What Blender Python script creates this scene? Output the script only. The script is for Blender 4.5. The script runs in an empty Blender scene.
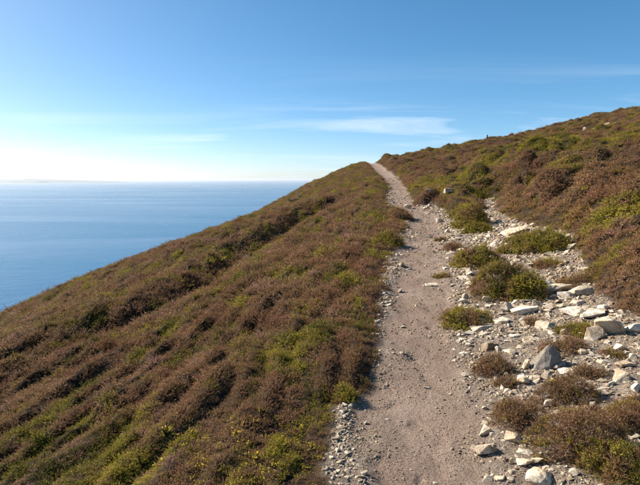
import bpy, bmesh, math, random
import numpy as np
from mathutils import Vector, Matrix, Euler

# ------------------------------------------------------------------ camera, sky, sun, exposure
scene = bpy.context.scene
col = scene.collection
F = 502.0                      # focal length in photo pixels (640 wide)
PITCH = math.atan((242.5 - 179.0) / F)
cam_d = bpy.data.cameras.new('camera')
cam_d.sensor_width = 36.0
cam_d.lens = F / 640.0 * 36.0
cam_d.clip_start = 0.05
cam_d.clip_end = 200000.0
cam = bpy.data.objects.new('camera', cam_d)
cam.location = (0, 0, 0)
cam.rotation_euler = (math.pi / 2 - PITCH, 0, 0)
col.objects.link(cam)
scene.camera = cam

SUN_AZ = math.radians(-66.0)   # from +Y (view direction), negative = left
SUN_EL = math.radians(33.0)
sun_dir = Vector((math.sin(SUN_AZ) * math.cos(SUN_EL), math.cos(SUN_AZ) * math.cos(SUN_EL), math.sin(SUN_EL)))

world = bpy.data.worlds.new('World')
scene.world = world
world.use_nodes = True
wn, wl = world.node_tree.nodes, world.node_tree.links
wn.clear()
w_out = wn.new('ShaderNodeOutputWorld')
w_bg = wn.new('ShaderNodeBackground')
w_sky = wn.new('ShaderNodeTexSky')
w_sky.sky_type = 'NISHITA'
w_sky.sun_disc = False
w_sky.sun_elevation = SUN_EL
w_sky.sun_rotation = SUN_AZ
w_sky.altitude = 70.0
w_sky.air_density = 0.55
w_sky.dust_density = 0.6
w_sky.ozone_density = 2.0
w_bg.inputs['Strength'].default_value = 0.121
# thin cirrus: wispy noise on the sky direction, flattened as a high layer would be
tc = wn.new('ShaderNodeTexCoord')
sep = wn.new('ShaderNodeSeparateXYZ'); wl.new(tc.outputs['Generated'], sep.inputs[0])
def wmath(op, a, b=None, c=None):
    n = wn.new('ShaderNodeMath'); n.operation = op
    for i, v in enumerate((a, b, c)):
        if v is None: continue
        if isinstance(v, (int, float)): n.inputs[i].default_value = v
        else: wl.new(v, n.inputs[i])
    return n.outputs[0]
zz = wmath('ADD', wmath('MAXIMUM', sep.outputs['Z'], 0.0), 0.06)
px = wmath('DIVIDE', sep.outputs['X'], zz)
py = wmath('DIVIDE', sep.outputs['Y'], zz)
comb = wn.new('ShaderNodeCombineXYZ')
wl.new(wmath('MULTIPLY', px, 0.30), comb.inputs[0]); wl.new(wmath('MULTIPLY', py, 0.75), comb.inputs[1])
cn = wn.new('ShaderNodeTexNoise'); cn.inputs['Scale'].default_value = 1.0; cn.inputs['Detail'].default_value = 7.0
cn.inputs['Roughness'].default_value = 0.58; cn.inputs['Distortion'].default_value = 0.7
wl.new(comb.outputs[0], cn.inputs['Vector'])
cm = wn.new('ShaderNodeTexNoise'); cm.inputs['Scale'].default_value = 0.33; cm.inputs['Detail'].default_value = 2.0
wl.new(comb.outputs[0], cm.inputs['Vector'])
cr = wn.new('ShaderNodeMapRange'); cr.inputs['From Min'].default_value = 0.47; cr.inputs['From Max'].default_value = 0.80
wl.new(cn.outputs['Fac'], cr.inputs['Value'])
cr2 = wn.new('ShaderNodeMapRange'); cr2.inputs['From Min'].default_value = 0.47; cr2.inputs['From Max'].default_value = 0.62
wl.new(cm.outputs['Fac'], cr2.inputs['Value'])
low = wn.new('ShaderNodeMapRange'); low.inputs['From Min'].default_value = 0.23; low.inputs['From Max'].default_value = 0.12
wl.new(sep.outputs['Z'], low.inputs['Value'])
cfac = wmath('MULTIPLY', wmath('MULTIPLY', wmath('MULTIPLY', cr.outputs[0], cr2.outputs[0]), low.outputs[0]), 1.0)
cmix = wn.new('ShaderNodeMixRGB'); wl.new(cfac, cmix.inputs['Fac'])
w_hs = wn.new('ShaderNodeHueSaturation'); w_hs.inputs['Saturation'].default_value = 1.4; w_hs.inputs['Hue'].default_value = 0.49
w_gm = wn.new('ShaderNodeGamma'); w_gm.inputs['Gamma'].default_value = 0.8
wl.new(w_sky.outputs[0], w_gm.inputs['Color']); wl.new(w_gm.outputs[0], w_hs.inputs['Color'])
wl.new(w_hs.outputs[0], cmix.inputs['Color1'])
cmix.inputs['Color2'].default_value = (5.0, 5.2, 5.4, 1)
wl.new(cmix.outputs[0], w_bg.inputs['Color'])
wl.new(w_bg.outputs[0], w_out.inputs['Surface'])

sun_d = bpy.data.lights.new('sun', 'SUN')
sun_d.energy = 5.0
sun_d.angle = math.radians(0.55)
sun_d.color = (1.0, 0.91, 0.78)
sun = bpy.data.objects.new('sun', sun_d)
sun.rotation_euler = sun_dir.to_track_quat('Z', 'Y').to_euler()
sun.location = (-30, 15, 40)
col.objects.link(sun)

scene.view_settings.view_transform = 'Standard'
scene.view_settings.look = 'None'
scene.view_settings.exposure = 1.0
scene.view_settings.gamma = 1.0
scene.view_settings.use_curve_mapping = False
scene.cycles.max_bounces = 5
scene.cycles.diffuse_bounces = 3
scene.cycles.glossy_bounces = 2
scene.cycles.transmission_bounces = 2
scene.cycles.transparent_max_bounces = 4
scene.cycles.use_adaptive_sampling = True
scene.cycles.adaptive_threshold = 0.015
scene.cycles.use_denoising = True
scene.cycles.denoiser = 'OPENIMAGEDENOISE'
scene.cycles.denoising_input_passes = 'RGB_ALBEDO_NORMAL'
scene.cycles.denoising_prefilter = 'ACCURATE'

rng = np.random.default_rng(7)
random.seed(7)

# ------------------------------------------------------------------ numpy helpers
def hash01(ix, iy, seed):
    h = (ix.astype(np.int64) * 374761393 + iy.astype(np.int64) * 668265263 + seed * 2147483647) & 0xFFFFFFFF
    h = ((h ^ (h >> 13)) * 1274126177) & 0xFFFFFFFF
    h = (h ^ (h >> 16)) & 0xFFFFFFFF
    h = (h * 2246822519) & 0xFFFFFFFF
    h = h ^ (h >> 15)
    return h / 4294967296.0

def pn(x, y, seed=0):
    """2-D gradient noise, about -0.7 .. 0.7"""
    x = np.asarray(x, float); y = np.asarray(y, float)
    x0 = np.floor(x); y0 = np.floor(y)
    fx = x - x0; fy = y - y0
    u = fx * fx * fx * (fx * (fx * 6 - 15) + 10)
    v = fy * fy * fy * (fy * (fy * 6 - 15) + 10)
    def g(ix, iy, dx, dy):
        a = hash01(ix, iy, seed) * (2 * math.pi)
        return np.cos(a) * dx + np.sin(a) * dy
    a = g(x0, y0, fx, fy); b = g(x0 + 1, y0, fx - 1, fy)
    c = g(x0, y0 + 1, fx, fy - 1); d = g(x0 + 1, y0 + 1, fx - 1, fy - 1)
    return (a + (b - a) * u) + ((c + (d - c) * u) - (a + (b - a) * u)) * v

def fbm(x, y, seed=0, octaves=3, gain=0.5):
    t = 0; amp = 1.0
    for i in range(octaves):
        t = t + amp * pn(x * 2 ** i + 17.3 * i, y * 2 ** i - 9.1 * i, seed + i * 31)
        amp *= gain
    return t

def sstep(a, b, x):
    t = np.clip((x - a) / (b - a), 0, 1)
    return t * t * (3 - 2 * t)

def smooth_curve(pts, lo, hi, n, sigma):
    xs = np.linspace(lo, hi, n)
    ys = np.interp(xs, [p[0] for p in pts], [p[1] for p in pts])
    k = int(3 * sigma / (xs[1] - xs[0])) + 1
    w = np.exp(-0.5 * (np.arange(-k, k + 1) * (xs[1] - xs[0]) / sigma) ** 2); w /= w.sum()
    yp = np.concatenate([ys[0] + (ys[1] - ys[0]) * np.arange(-k, 0), ys, ys[-1] + (ys[-1] - ys[-2]) * np.arange(1, k + 1)])
    return xs, np.convolve(yp, w, 'valid')

def ray(pxl, pyl):
    r = (pxl - 320.0) / F; u = (242.5 - pyl) / F
    c, s = math.cos(PITCH), math.sin(PITCH)
    return np.stack([r, c + s * u, -s + c * u], -1)

# ------------------------------------------------------------------ the lie of the land
SEA_Z = -72.0
# the footpath: photo row, photo column and how far away that bit of path is (m)
PATH = [(485, 424, 2.5), (400, 419, 3.55), (350, 418, 4.6), (300, 419, 6.4), (260, 421, 9.0), (235, 425, 12.0),
        (215, 423, 15.3), (205, 404, 17.6), (190, 399, 23.0), (180, 392, 28.0), (171, 381, 34.0), (165, 374.5, 39.0)]
pp = []
for (py_, px_, yy) in PATH:
    d = ray(np.array(float(px_)), np.array(float(py_)))
    pp.append((yy, yy * d[0] / d[1], yy * d[2] / d[1]))
zpts = [(-300, -9.0), (-60, -3.0), (-10, -1.72), (0, -1.66)] + [(p[0], p[2]) for p in pp] + [(45, 1.42), (54, 1.5), (80, 0.2), (140, -10), (240, -60), (400, -200)]
xpts = [(-300, -20), (-60, -6), (-10, -0.6), (0, 0.15)] + [(p[0], p[1]) for p in pp] + [(46, 4.6), (60, 6.5), (400, 70)]
ZX, ZY = smooth_curve(zpts, -300, 400, 7001, 0.9)
XX, XY = smooth_curve(xpts, -300, 400, 7001, 0.6)
def xp(y): return np.interp(y, XX, XY)
def zp(y): return np.interp(y, ZX, ZY)
RS = np.array([0, .5, 2.0, 6, 12, 20, 30, 45, 80, 160, 400.]); RH = np.array([0, .0, .20, 1.12, 2.5, 5.15, 8.6, 10.6, 9.5, -8, -70.])
RXs, RHs = smooth_curve(list(zip(RS, RH)), 0, 400, 8001, 0.5)

def base(x, y):
    s = x - xp(y)
    z = zp(y)
    l = np.clip(-s - 0.55, 0, None)
    left = -((0.212 + 0.215 * sstep(21, 47, y)) * l + 0.0078 * l * l * (1 / (1 + l / 400)))
    right = np.interp(np.clip(s, 0, None), RXs, RHs)
    right = right * sstep(0.0, 0.9, s) * (1 - 0.34 * sstep(20, 46, y))
    # shoulder on the far left ridge (a small rocky knob on the skyline)
    z = z + np.where(s < 0, left, right)
    z = z + 0.35 * pn(x / 9.0, y / 13.0, 3) * sstep(1.0, 6, np.abs(s))
    return np.maximum(z, SEA_Z - 6)

def cast(pxl, pyl, fn=base, tmax=140.0):
    """where a photo pixel's line of sight first meets the land"""
    pxl = np.atleast_1d(np.asarray(pxl, float)); pyl = np.atleast_1d(np.asarray(pyl, float))
    d = ray(pxl, pyl)
    if fn is not base:
        t = np.linalg.norm(cast(pxl, pyl), axis=1) / np.linalg.norm(d, axis=1) * 0.80
        t = np.where(t > 90, 2.0, t)
    else:
        t = np.full(pxl.shape, 1.2)
    done = np.zeros(pxl.shape, bool)
    for i in range(900):
        p = d * t[:, None]
        hit = p[:, 2] <= fn(p[:, 0], p[:, 1])
        done |= hit
        t = np.where(done, t, t * 1.0055)
        if done.all() or t.min() > tmax: break
    lo = t / 1.0055; hi = t
    for i in range(14):
        m = (lo + hi) / 2; p = d * m[:, None]
        h = p[:, 2] <= fn(p[:, 0], p[:, 1])
        hi = np.where(h, m, hi); lo = np.where(h, lo, m)
    return d * hi[:, None]

# ------------------------------------------------------------------ bare ground outline, trodden line, gully (traced, then laid on the land)
def lay(pts):
    a = np.array(pts, float)
    return cast(a[:, 0], a[:, 1])[:, :2]

left_edge = [(337, 484), (331, 462), (331, 436), (341, 412), (359, 394), (375, 384), (380, 360), (384, 340), (379, 322), (387, 302),
             (386, 280), (389, 262), (398, 246), (402, 236), (407, 226), (410, 216), (400, 209), (387, 206.5), (388, 196), (390, 189), (385, 180), (376, 172)]
right_edge = [(390, 172), (399, 179), (407, 189), (411, 199), (414, 206), (428, 204.5), (439, 208), (447, 213), (453, 222), (462, 229), (470, 234), (482, 226), (486, 214),
              (483, 203), (485, 199), (493, 199), (496, 211), (505, 216), (514, 221), (530, 226), (545, 229), (556, 230), (569, 236), (573, 250), (581, 268), (592, 290), (612, 309), (639, 320)]
L = lay(left_edge); R = lay(right_edge)
top = np.array([[3.9, 40], [4.2, 46], [6.6, 60], [7.4, 60], [5.0, 46], [4.75, 40]])
tail = np.array([[3.7, 3.9], [4.0, 2.6], [3.4, 1.2], [2.4, 0], [1.6, -2], [0.6, -10], [-5, -60], [-6.4, -60], [-1.2, -10], [-0.5, -2], [-0.12, 0], [0.03, 1.6]])
BARE = np.concatenate([L, top, R, tail])

def seg_dist(x, y, P, closed=True):
    """distance to a polyline, and for a closed one whether inside"""
    d2 = np.full(x.shape, 1e9); inside = np.zeros(x.shape, bool); side = np.zeros(x.shape)
    n = len(P); m = n if closed else n - 1
    for i in range(m):
        ax, ay = P[i]; bx, by = P[(i + 1) % n]
        ex, ey = bx - ax, by - ay
        t = np.clip(((x - ax) * ex + (y - ay) * ey) / (ex * ex + ey * ey + 1e-12), 0, 1)
        dx = x - ax - t * ex; dy = y - ay - t * ey
        q = dx * dx + dy * dy
        better = q < d2
        d2 = np.where(better, q, d2)
        if closed:
            c = ((ay > y) != (by > y))
            xi = ax + (y - ay) / (by - ay if abs(by - ay) > 1e-9 else 1e-9) * ex
            inside ^= c & (x < xi)
        else:
            side = np.where(better, np.sign(ex * (y - ay) - ey * (x - ax)), side)
    return np.sqrt(d2), (inside if closed else side)

trod_line = lay([(426, 484), (424, 440), (419, 400), (418, 350), (418, 300), (420, 260), (425, 235), (422, 216), (401, 205), (399, 190), (392, 181), (382, 172)])
TROD = np.concatenate([[[0.05, -10], [0.3, 0]], trod_line, [[4.3, 40], [4.6, 46], [7, 60]]])
gully = lay([(2, 399), (60, 369), (115, 339), (170, 311), (230, 271), (288, 234), (322, 212)])
GULLY = np.concatenate([[gully[0] + (gully[0] - gully[1]) * 1.6], gully])
gully2 = lay([(30, 352), (110, 318), (190, 268), (255, 236)])

# big shrubby hummocks on the bank: where they sit, radius and height (m)
MOUND_PX = [(574, 229, .95, .85), (537, 214, .75, .60), (618, 232, .85, .60), (508, 203, .8, .55), (640, 222, 1.1, .5), (600, 205, 1.1, .65), (560, 196, 1.0, .6),
            (622, 285, .8, .40), (520, 185, 1.2, .6), (475, 192, 1.2, .5), (590, 178, 1.5, .8), (640, 172, 1.6, .8), (545, 168, 1.8, .9), (500, 168, 1.6, .7)]
_mp = lay([(a, b) for a, b, c, d in MOUND_PX])
MOUNDS = [(m[0], m[1], c, d) for m, (a, b, c, d) in zip(_mp, MOUND_PX)]
GREEN_PX = [(603, 277, .45), (617, 245, .6), (638, 208, .8), (470, 203, 1.0), (440, 190, 1.6), (610, 158, 3.0), (500, 172, 2.0), (640, 150, 3.5), (575, 213, -.8), (625, 292, -.5), (540, 208, -.7), (600, 222, -.5)]
_gp = lay([(a, b) for a, b, c in GREEN_PX])
GREENS = [(m[0], m[1], c) for m, (a, b, c) in zip(_gp, GREEN_PX)]

def lod(x, y): return np.sqrt(x * x + y * y)

def fields(x, y):
    """veg: signed distance into the heath (m); trod: 0..1 trodden"""
    r = lod(x, y)
    d, ins = seg_dist(x, y, BARE)
    sd = np.where(ins, -d, d)
    wob = 0.05 + 0.010 * np.clip(r, 0, 20)
    sd = sd + wob * fbm(x / 0.33, y / 0.40, 11, 2) + 0.03 * pn(x / 0.11, y / 0.11, 12)
    dt, _ = seg_dist(x, y, TROD, False)
    dt = np.sqrt(dt * dt + 0.09) - 0.30
    trod = 1 - sstep(0.04, 0.30, dt + 0.20 * fbm(x / 0.5, y / 0.8, 13, 3))
    return sd, trod

def surface(x, y, want=False):
    x = np.asarray(x, float); y = np.asarray(y, float)
    sd, trod = fields(x, y)
    s = x - xp(y); r = lod(x, y)
    z = base(x, y)
    lf = 1 - sstep(-0.6, 0.4, s)
    m = sstep(-0.02, 0.34, sd)
    edge = np.where(lf > .5, 0.30 + 0.70 * sstep(0.1, 1.1, sd), 0.6 + 0.4 * sstep(0.2, 0.9, sd))
    grow = 1 + np.clip(r, 0, 45) / 75.0
    # wind-combed rows on the seaward slope; rounder hummocks uphill
    ws = s + 0.5 * pn(x / 2.6, y / 4.0, 21); wy = y + 0.9 * ws
    rows = np.abs(pn(ws / 0.60, wy / 3.4, 22)) * 0.20 + np.abs(pn(ws / 0.22, wy / 1.5, 23)) * 0.24 + np.abs(pn(ws / 0.12, wy / 0.55, 20)) * 0.12
    rows = rows * (0.75 + 0.25 * grow) + 0.10 * np.abs(pn(ws / 2.4, wy / 6.0, 27)) * grow
    hx = x + 0.3 * pn(x / 1.1, y / 1.1, 24); hy = y + 0.3 * pn(x / 1.1, y / 1.1, 25)
    hum = np.abs(pn(hx / 1.05, hy / 1.25, 26)) * 0.72 + np.abs(pn(hx / 0.40, hy / 0.46, 28)) * 0.27 + np.abs(pn(hx / 0.17, hy / 0.19, 30)) * 0.07
    hum = hum * (0.6 + 0.4 * grow) + 0.35 * np.abs(pn(hx / 3.1, hy / 3.6, 29)) * sstep(2.2, 5, s)
    veg_h = 0.13 + lf * rows + (1 - lf) * hum
    z = z + m * veg_h * edge
    hump = np.zeros_like(x)
    for (mx, my, mr, mh) in MOUNDS:
        q = ((x - mx) ** 2 + (y - my) ** 2) / (mr * mr * (1 + 0.5 * pn(x / .5, y / .5, 35)))
        hump = np.maximum(hump, 0.85 * mh * np.clip(1 - q, 0, 1) ** 0.75)
    z = z + sstep(0.15, 0.9, sd) * hump
    # gully with a shaded scarp
    for G, dep in ((GULLY, 1.0), (gully2, 0.35)):
        dg, sg = seg_dist(x, y, G, False)
        g = dg * sg + 0.45 * fbm(x / 2.2, y / 2.2, 31, 2)          # positive = seaward side
        w = 0.75 + 0.25 * pn(x / 3, y / 3, 33)
        endf = sstep(26, 19, y)
        z = z + dep * w * endf * (-0.42 * np.exp(-(g / 0.55) ** 2) + 0.42 * sstep(0.05, 1.1, g) * np.exp(-np.clip(g, 0, None) / 3.2))
    # bare ground: loose, dished where trodden
    b = 1 - m
    z = z + b * ((1 - trod) * (0.030 * fbm(x / 0.34, y / 0.34, 41, 2) + 0.012 * pn(x / 0.06, y / 0.06, 43))
                 - 0.035 * trod + 0.022 * trod * fbm(x / 0.45, y / 0.6, 46, 2) - 0.012 * trod * sstep(0.25, 0.45, pn(x / 0.16, y / 0.24, 47)) + 0.010 * pn(x / 0.16, y / 0.16, 44) + 0.004 * pn(x / 0.035, y / 0.035, 45))
    if want: return z, sd, trod, m, s
    return z


# ------------------------------------------------------------------ materials
def newmat(name):
    m = bpy.data.materials.new(name); m.use_nodes = True
    nt = m.node_tree; nt.nodes.clear()
    out = nt.nodes.new('ShaderNodeOutputMaterial')
    return m, nt, out
def N(nt, t, **kw):
    n = nt.nodes.new(t)
    for k, v in kw.items():
        if k in n.inputs: n.inputs[k].default_value = v
        else: setattr(n, k, v)
    return n
def noise(nt, vec, scale, detail=4, rough=0.55, dist=0.0):
    n = N(nt, 'ShaderNodeTexNoise', Scale=scale, Detail=detail, Roughness=rough, Distortion=dist)
    nt.links.new(vec, n.inputs['Vector']); return n.outputs['Fac']
def ramp(nt, fac, stops):
    r = nt.nodes.new('ShaderNodeValToRGB'); e = r.color_ramp.elements
    while len(e) < len(stops): e.new(0.5)
    for el, (p, c) in zip(e, stops):
        el.position = p; el.color = (*c, 1) if len(c) == 3 else c
    nt.links.new(fac, r.inputs['Fac']); return r.outputs['Color']
def mix(nt, fac, a, b, mode='MIX'):
    n = nt.nodes.new('ShaderNodeMixRGB'); n.blend_type = mode
    for k, v in (('Fac', fac), ('Color1', a), ('Color2', b)):
        if isinstance(v, (int, float)): n.inputs[k].default_value = v
        elif isinstance(v, tuple): n.inputs[k].default_value = (*v, 1)
        else: nt.links.new(v, n.inputs[k])
    return n.outputs['Color']
def math_(nt, op, a, b=0.0):
    n = nt.nodes.new('ShaderNodeMath'); n.operation = op
    for i, v in enumerate((a, b)):
        if isinstance(v, (int, float)): n.inputs[i].default_value = v
        else: nt.links.new(v, n.inputs[i])
    return n.outputs[0]

def ground_material():
    m, nt, out = newmat('ground')
    geo = nt.nodes.new('ShaderNodeNewGeometry'); P = geo.outputs['Position']
    aveg = N(nt, 'ShaderNodeAttribute', attribute_name='veg').outputs['Fac']
    atrod = N(nt, 'ShaderNodeAttribute', attribute_name='trod').outputs['Fac']
    big = noise(nt, P, 1.3, 4); mid = noise(nt, P, 9.0, 5, 0.65); fine = noise(nt, P, 70.0, 4, 0.7); grit = noise(nt, P, 210.0, 2, 0.8)
    trodden = ramp(nt, big, [(0.30, (0.265, 0.186, 0.142)), (0.55, (0.340, 0.250, 0.196)), (0.75, (0.395, 0.303, 0.243))])
    rubble = ramp(nt, mid, [(0.28, (0.180, 0.138, 0.106)), (0.5, (0.272, 0.217, 0.173)), (0.72, (0.38, 0.316, 0.258))])
    bare = mix(nt, atrod, rubble, trodden)
    sp = ramp(nt, fine, [(0.34, (0.50, 0.48, 0.46)), (0.50, (1, 1, 1)), (0.68, (1.35, 1.33, 1.30))])
    bare = mix(nt, 0.85, bare, sp, 'MULTIPLY')
    sp2 = ramp(nt, grit, [(0.36, (0.62, 0.6, 0.58)), (0.52, (1, 1, 1)), (0.66, (1.3, 1.3, 1.28))])
    bare = mix(nt, 0.7, bare, sp2, 'MULTIPLY')
    litter = ramp(nt, mid, [(0.3, (0.028, 0.018, 0.010)), (0.55, (0.050, 0.033, 0.018)), (0.75, (0.078, 0.052, 0.028))])
    c = mix(nt, aveg, bare, litter)
    b = N(nt, 'ShaderNodeBsdfPrincipled', Roughness=0.95)
    b.inputs['Specular IOR Level'].default_value = 0.15
    nt.links.new(c, b.inputs['Base Color'])
    h = math_(nt, 'ADD', math_(nt, 'MULTIPLY', fine, 0.7), math_(nt, 'MULTIPLY', grit, 0.35))
    bump = N(nt, 'ShaderNodeBump', Strength=1.0, Distance=0.028)
    nt.links.new(h, bump.inputs['Height']); nt.links.new(bump.outputs[0], b.inputs['Normal'])
    nt.links.new(b.outputs[0], out.inputs['Surface'])
    return m

def rock_material(name='pale_rock', inst=False):
    m, nt, out = newmat(name)
    tco = nt.nodes.new('ShaderNodeTexCoord'); P = tco.outputs['Object']
    oi = nt.nodes.new('ShaderNodeObjectInfo')
    add = nt.nodes.new('ShaderNodeVectorMath'); add.operation = 'ADD'
    nt.links.new(P, add.inputs[0]); nt.links.new(oi.outputs['Location'], add.inputs[1]); V = add.outputs[0]
    k = 1.0
    a = noise(nt, V, 9 * k, 5, 0.62, 0.3); f = noise(nt, V, 60 * k, 5, 0.7); st = noise(nt, V, 4.0, 3, 0.6, 0.8)
    c = ramp(nt, a, [(0.28, (0.36, 0.30, 0.235)), (0.42, (0.56, 0.50, 0.415)), (0.56, (0.70, 0.645, 0.555)), (0.72, (0.78, 0.745, 0.665))])
    stain = ramp(nt, st, [(0.46, (1, 1, 1)), (0.58, (0.84, 0.68, 0.50)), (0.70, (0.52, 0.45, 0.38))])
    c = mix(nt, 0.7, c, stain, 'MULTIPLY')
    lich = ramp(nt, f, [(0.36, (0.40, 0.39, 0.37)), (0.48, (1, 1, 1)), (0.7, (1.1, 1.1, 1.08))])
    c = mix(nt, 0.75, c, lich, 'MULTIPLY')
    rnd = ramp(nt, oi.outputs['Random'], [(0.0, (0.50, 0.46, 0.42)), (0.18, (0.80, 0.74, 0.66)), (0.4, (0.94, 0.91, 0.87)), (0.7, (1.0, 0.985, 0.96)), (1.0, (1.12, 1.1, 1.07))])
    c = mix(nt, 1.0, c, rnd, 'MULTIPLY')
    tint = N(nt, 'ShaderNodeAttribute', attribute_name='shade', attribute_type='OBJECT')
    c = mix(nt, 1.0, c, inst if inst else tint.outputs['Color'], 'MULTIPLY')
    b = N(nt, 'ShaderNodeBsdfPrincipled', Roughness=0.88)
    b.inputs['Specular IOR Level'].default_value = 0.25
    nt.links.new(c, b.inputs['Base Color'])
    bump = N(nt, 'ShaderNodeBump', Strength=0.7, Distance=0.012)
    h = math_(nt, 'ADD', math_(nt, 'MULTIPLY', f, 0.6), a)
    nt.links.new(h, bump.inputs['Height']); nt.links.new(bump.outputs[0], b.inputs['Normal'])
    nt.links.new(b.outputs[0], out.inputs['Surface'])
    return m

def leaf_material(name, low, tipA, tipB, inst, start=0.45, transl=0.2):
    """low: leafy lower sprig; tipA..tipB: the tips, from plant to plant"""
    m, nt, out = newmat(name)
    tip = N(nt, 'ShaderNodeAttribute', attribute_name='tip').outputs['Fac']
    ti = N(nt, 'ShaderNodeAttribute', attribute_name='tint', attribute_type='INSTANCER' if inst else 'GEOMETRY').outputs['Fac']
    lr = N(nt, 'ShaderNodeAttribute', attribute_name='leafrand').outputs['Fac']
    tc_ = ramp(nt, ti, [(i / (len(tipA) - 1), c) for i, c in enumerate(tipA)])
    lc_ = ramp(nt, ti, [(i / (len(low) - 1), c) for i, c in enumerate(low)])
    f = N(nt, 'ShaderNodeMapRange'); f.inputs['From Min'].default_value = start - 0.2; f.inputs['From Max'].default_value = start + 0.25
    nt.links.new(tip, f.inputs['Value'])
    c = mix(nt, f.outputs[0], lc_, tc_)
    var = ramp(nt, lr, [(0, (0.45, 0.45, 0.45)), (0.6, (1, 1, 1)), (0.88, (1.35, 1.32, 1.25)), (1, (2.0, 1.85, 1.65))])  # random leaf tone; brightest few leaves have sparkle highlights put into the colour
    c = mix(nt, 1.0, c, var, 'MULTIPLY')
    d = N(nt, 'ShaderNodeBsdfPrincipled', Roughness=0.75); d.inputs['Specular IOR Level'].default_value = 0.2
    nt.links.new(c, d.inputs['Base Color'])
    t = nt.nodes.new('ShaderNodeBsdfTranslucent'); nt.links.new(c, t.inputs['Color'])
    mx = nt.nodes.new('ShaderNodeMixShader'); mx.inputs[0].default_value = transl
    nt.links.new(d.outputs[0], mx.inputs[1]); nt.links.new(t.outputs[0], mx.inputs[2])
    nt.links.new(mx.outputs[0], out.inputs['Surface'])
    return m

def plain(name, c, rough=0.9):
    m, nt, out = newmat(name)
    geo = nt.nodes.new('ShaderNodeNewGeometry')
    n = noise(nt, geo.outputs['Position'], 25, 4, 0.6)
    cc = ramp(nt, n, [(0.3, tuple(v * 0.65 for v in c)), (0.7, tuple(v * 1.25 for v in c))])
    b = N(nt, 'ShaderNodeBsdfPrincipled', Roughness=rough); nt.links.new(cc, b.inputs['Base Color'])
    nt.links.new(b.outputs[0], out.inputs['Surface']); return m

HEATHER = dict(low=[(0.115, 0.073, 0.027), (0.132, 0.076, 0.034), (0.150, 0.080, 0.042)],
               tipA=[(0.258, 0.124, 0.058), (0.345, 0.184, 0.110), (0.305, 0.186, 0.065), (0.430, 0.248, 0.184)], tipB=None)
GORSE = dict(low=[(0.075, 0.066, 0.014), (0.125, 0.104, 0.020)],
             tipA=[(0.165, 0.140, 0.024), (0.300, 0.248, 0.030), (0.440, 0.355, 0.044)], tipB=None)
DRY = dict(low=[(0.13, 0.085, 0.045), (0.15, 0.10, 0.055)], tipA=[(0.22, 0.13, 0.065), (0.29, 0.185, 0.10)], tipB=None)
M_ground = ground_material()
M_rock = rock_material()
M_rocki = rock_material('gravel_rock', (0.76, 0.68, 0.60))
M_chip = rock_material('chip_rock', (1.05, 1.02, 0.98))
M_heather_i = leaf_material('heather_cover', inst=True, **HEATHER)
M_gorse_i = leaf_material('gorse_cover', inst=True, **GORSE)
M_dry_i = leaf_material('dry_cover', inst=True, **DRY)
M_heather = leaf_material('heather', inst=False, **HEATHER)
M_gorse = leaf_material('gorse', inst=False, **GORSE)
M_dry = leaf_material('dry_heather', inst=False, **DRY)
M_flower = plain('yellow_petals', (0.46, 0.335, 0.025))
M_wood = plain('woody_stem', (0.10, 0.075, 0.055))

def sea_material():
    m, nt, out = newmat('sea_water')
    geo = nt.nodes.new('ShaderNodeNewGeometry'); P = geo.outputs['Position']
    mp = N(nt, 'ShaderNodeMapping'); mp.inputs['Scale'].default_value = (0.35, 1.0, 1.0); nt.links.new(P, mp.inputs['Vector'])
    w1 = noise(nt, mp.outputs[0], 0.22, 5, 0.62); w2 = noise(nt, P, 0.035, 3, 0.5)
    mp2 = N(nt, 'ShaderNodeMapping'); mp2.inputs['Scale'].default_value = (0.0011, 0.0058, 1.0); nt.links.new(P, mp2.inputs['Vector'])
    band = noise(nt, mp2.outputs[0], 1.0, 5, 0.6, 0.6)
    b = N(nt, 'ShaderNodeBsdfPrincipled', IOR=1.33)
    c = ramp(nt, band, [(0.30, (0.003, 0.074, 0.168)), (0.70, (0.005, 0.108, 0.218))])
    nt.links.new(c, b.inputs['Base Color'])
    ro = N(nt, 'ShaderNodeMapRange'); ro.inputs['From Min'].default_value = 0.35; ro.inputs['From Max'].default_value = 0.65
    ro.inputs['To Min'].default_value = 0.21; ro.inputs['To Max'].default_value = 0.31; nt.links.new(band, ro.inputs['Value'])
    nt.links.new(ro.outputs[0], b.inputs['Roughness'])
    bump = N(nt, 'ShaderNodeBump', Strength=0.28, Distance=1.0)
    nt.links.new(math_(nt, 'ADD', w1, math_(nt, 'MULTIPLY', w2, 1.5)), bump.inputs['Height'])
    nt.links.new(bump.outputs[0], b.inputs['Normal'])
    nt.links.new(b.outputs[0], out.inputs['Surface'])
    return m
M_sea = sea_material()

# ------------------------------------------------------------------ mesh helpers
def mesh_np(name, V, T, mats, attrs=None, smooth=False, fmat=None):
    """triangles or quads from numpy arrays; T is (n,3) or (n,4)"""
    me = bpy.data.meshes.new(name)
    V = np.ascontiguousarray(V, np.float32); T = np.ascontiguousarray(T, np.int32)
    k = T.shape[1]
    me.vertices.add(len(V)); me.vertices.foreach_set('co', V.ravel())
    me.loops.add(T.size); me.loops.foreach_set('vertex_index', T.ravel())
    me.polygons.add(len(T)); me.polygons.foreach_set('loop_start', np.arange(0, T.size, k, dtype=np.int32))
    for m in (mats if isinstance(mats, (list, tuple)) else [mats]): me.materials.append(m)
    me.update(calc_edges=True)
    if fmat is not None: me.polygons.foreach_set('material_index', np.ascontiguousarray(fmat, np.int32))
    me.polygons.foreach_set('use_smooth', np.full(len(T), smooth))
    for kk, a in (attrs or {}).items():
        at = me.attributes.new(kk, 'FLOAT', 'POINT'); at.data.foreach_set('value', np.ascontiguousarray(a, np.float32))
    me.update()
    return me
def obj(name, me, parent=None, **props):
    o = bpy.data.objects.new(name, me); col.objects.link(o)
    if parent is not None: o.parent = parent
    for k, v in props.items(): o[k] = v
    return o

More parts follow.
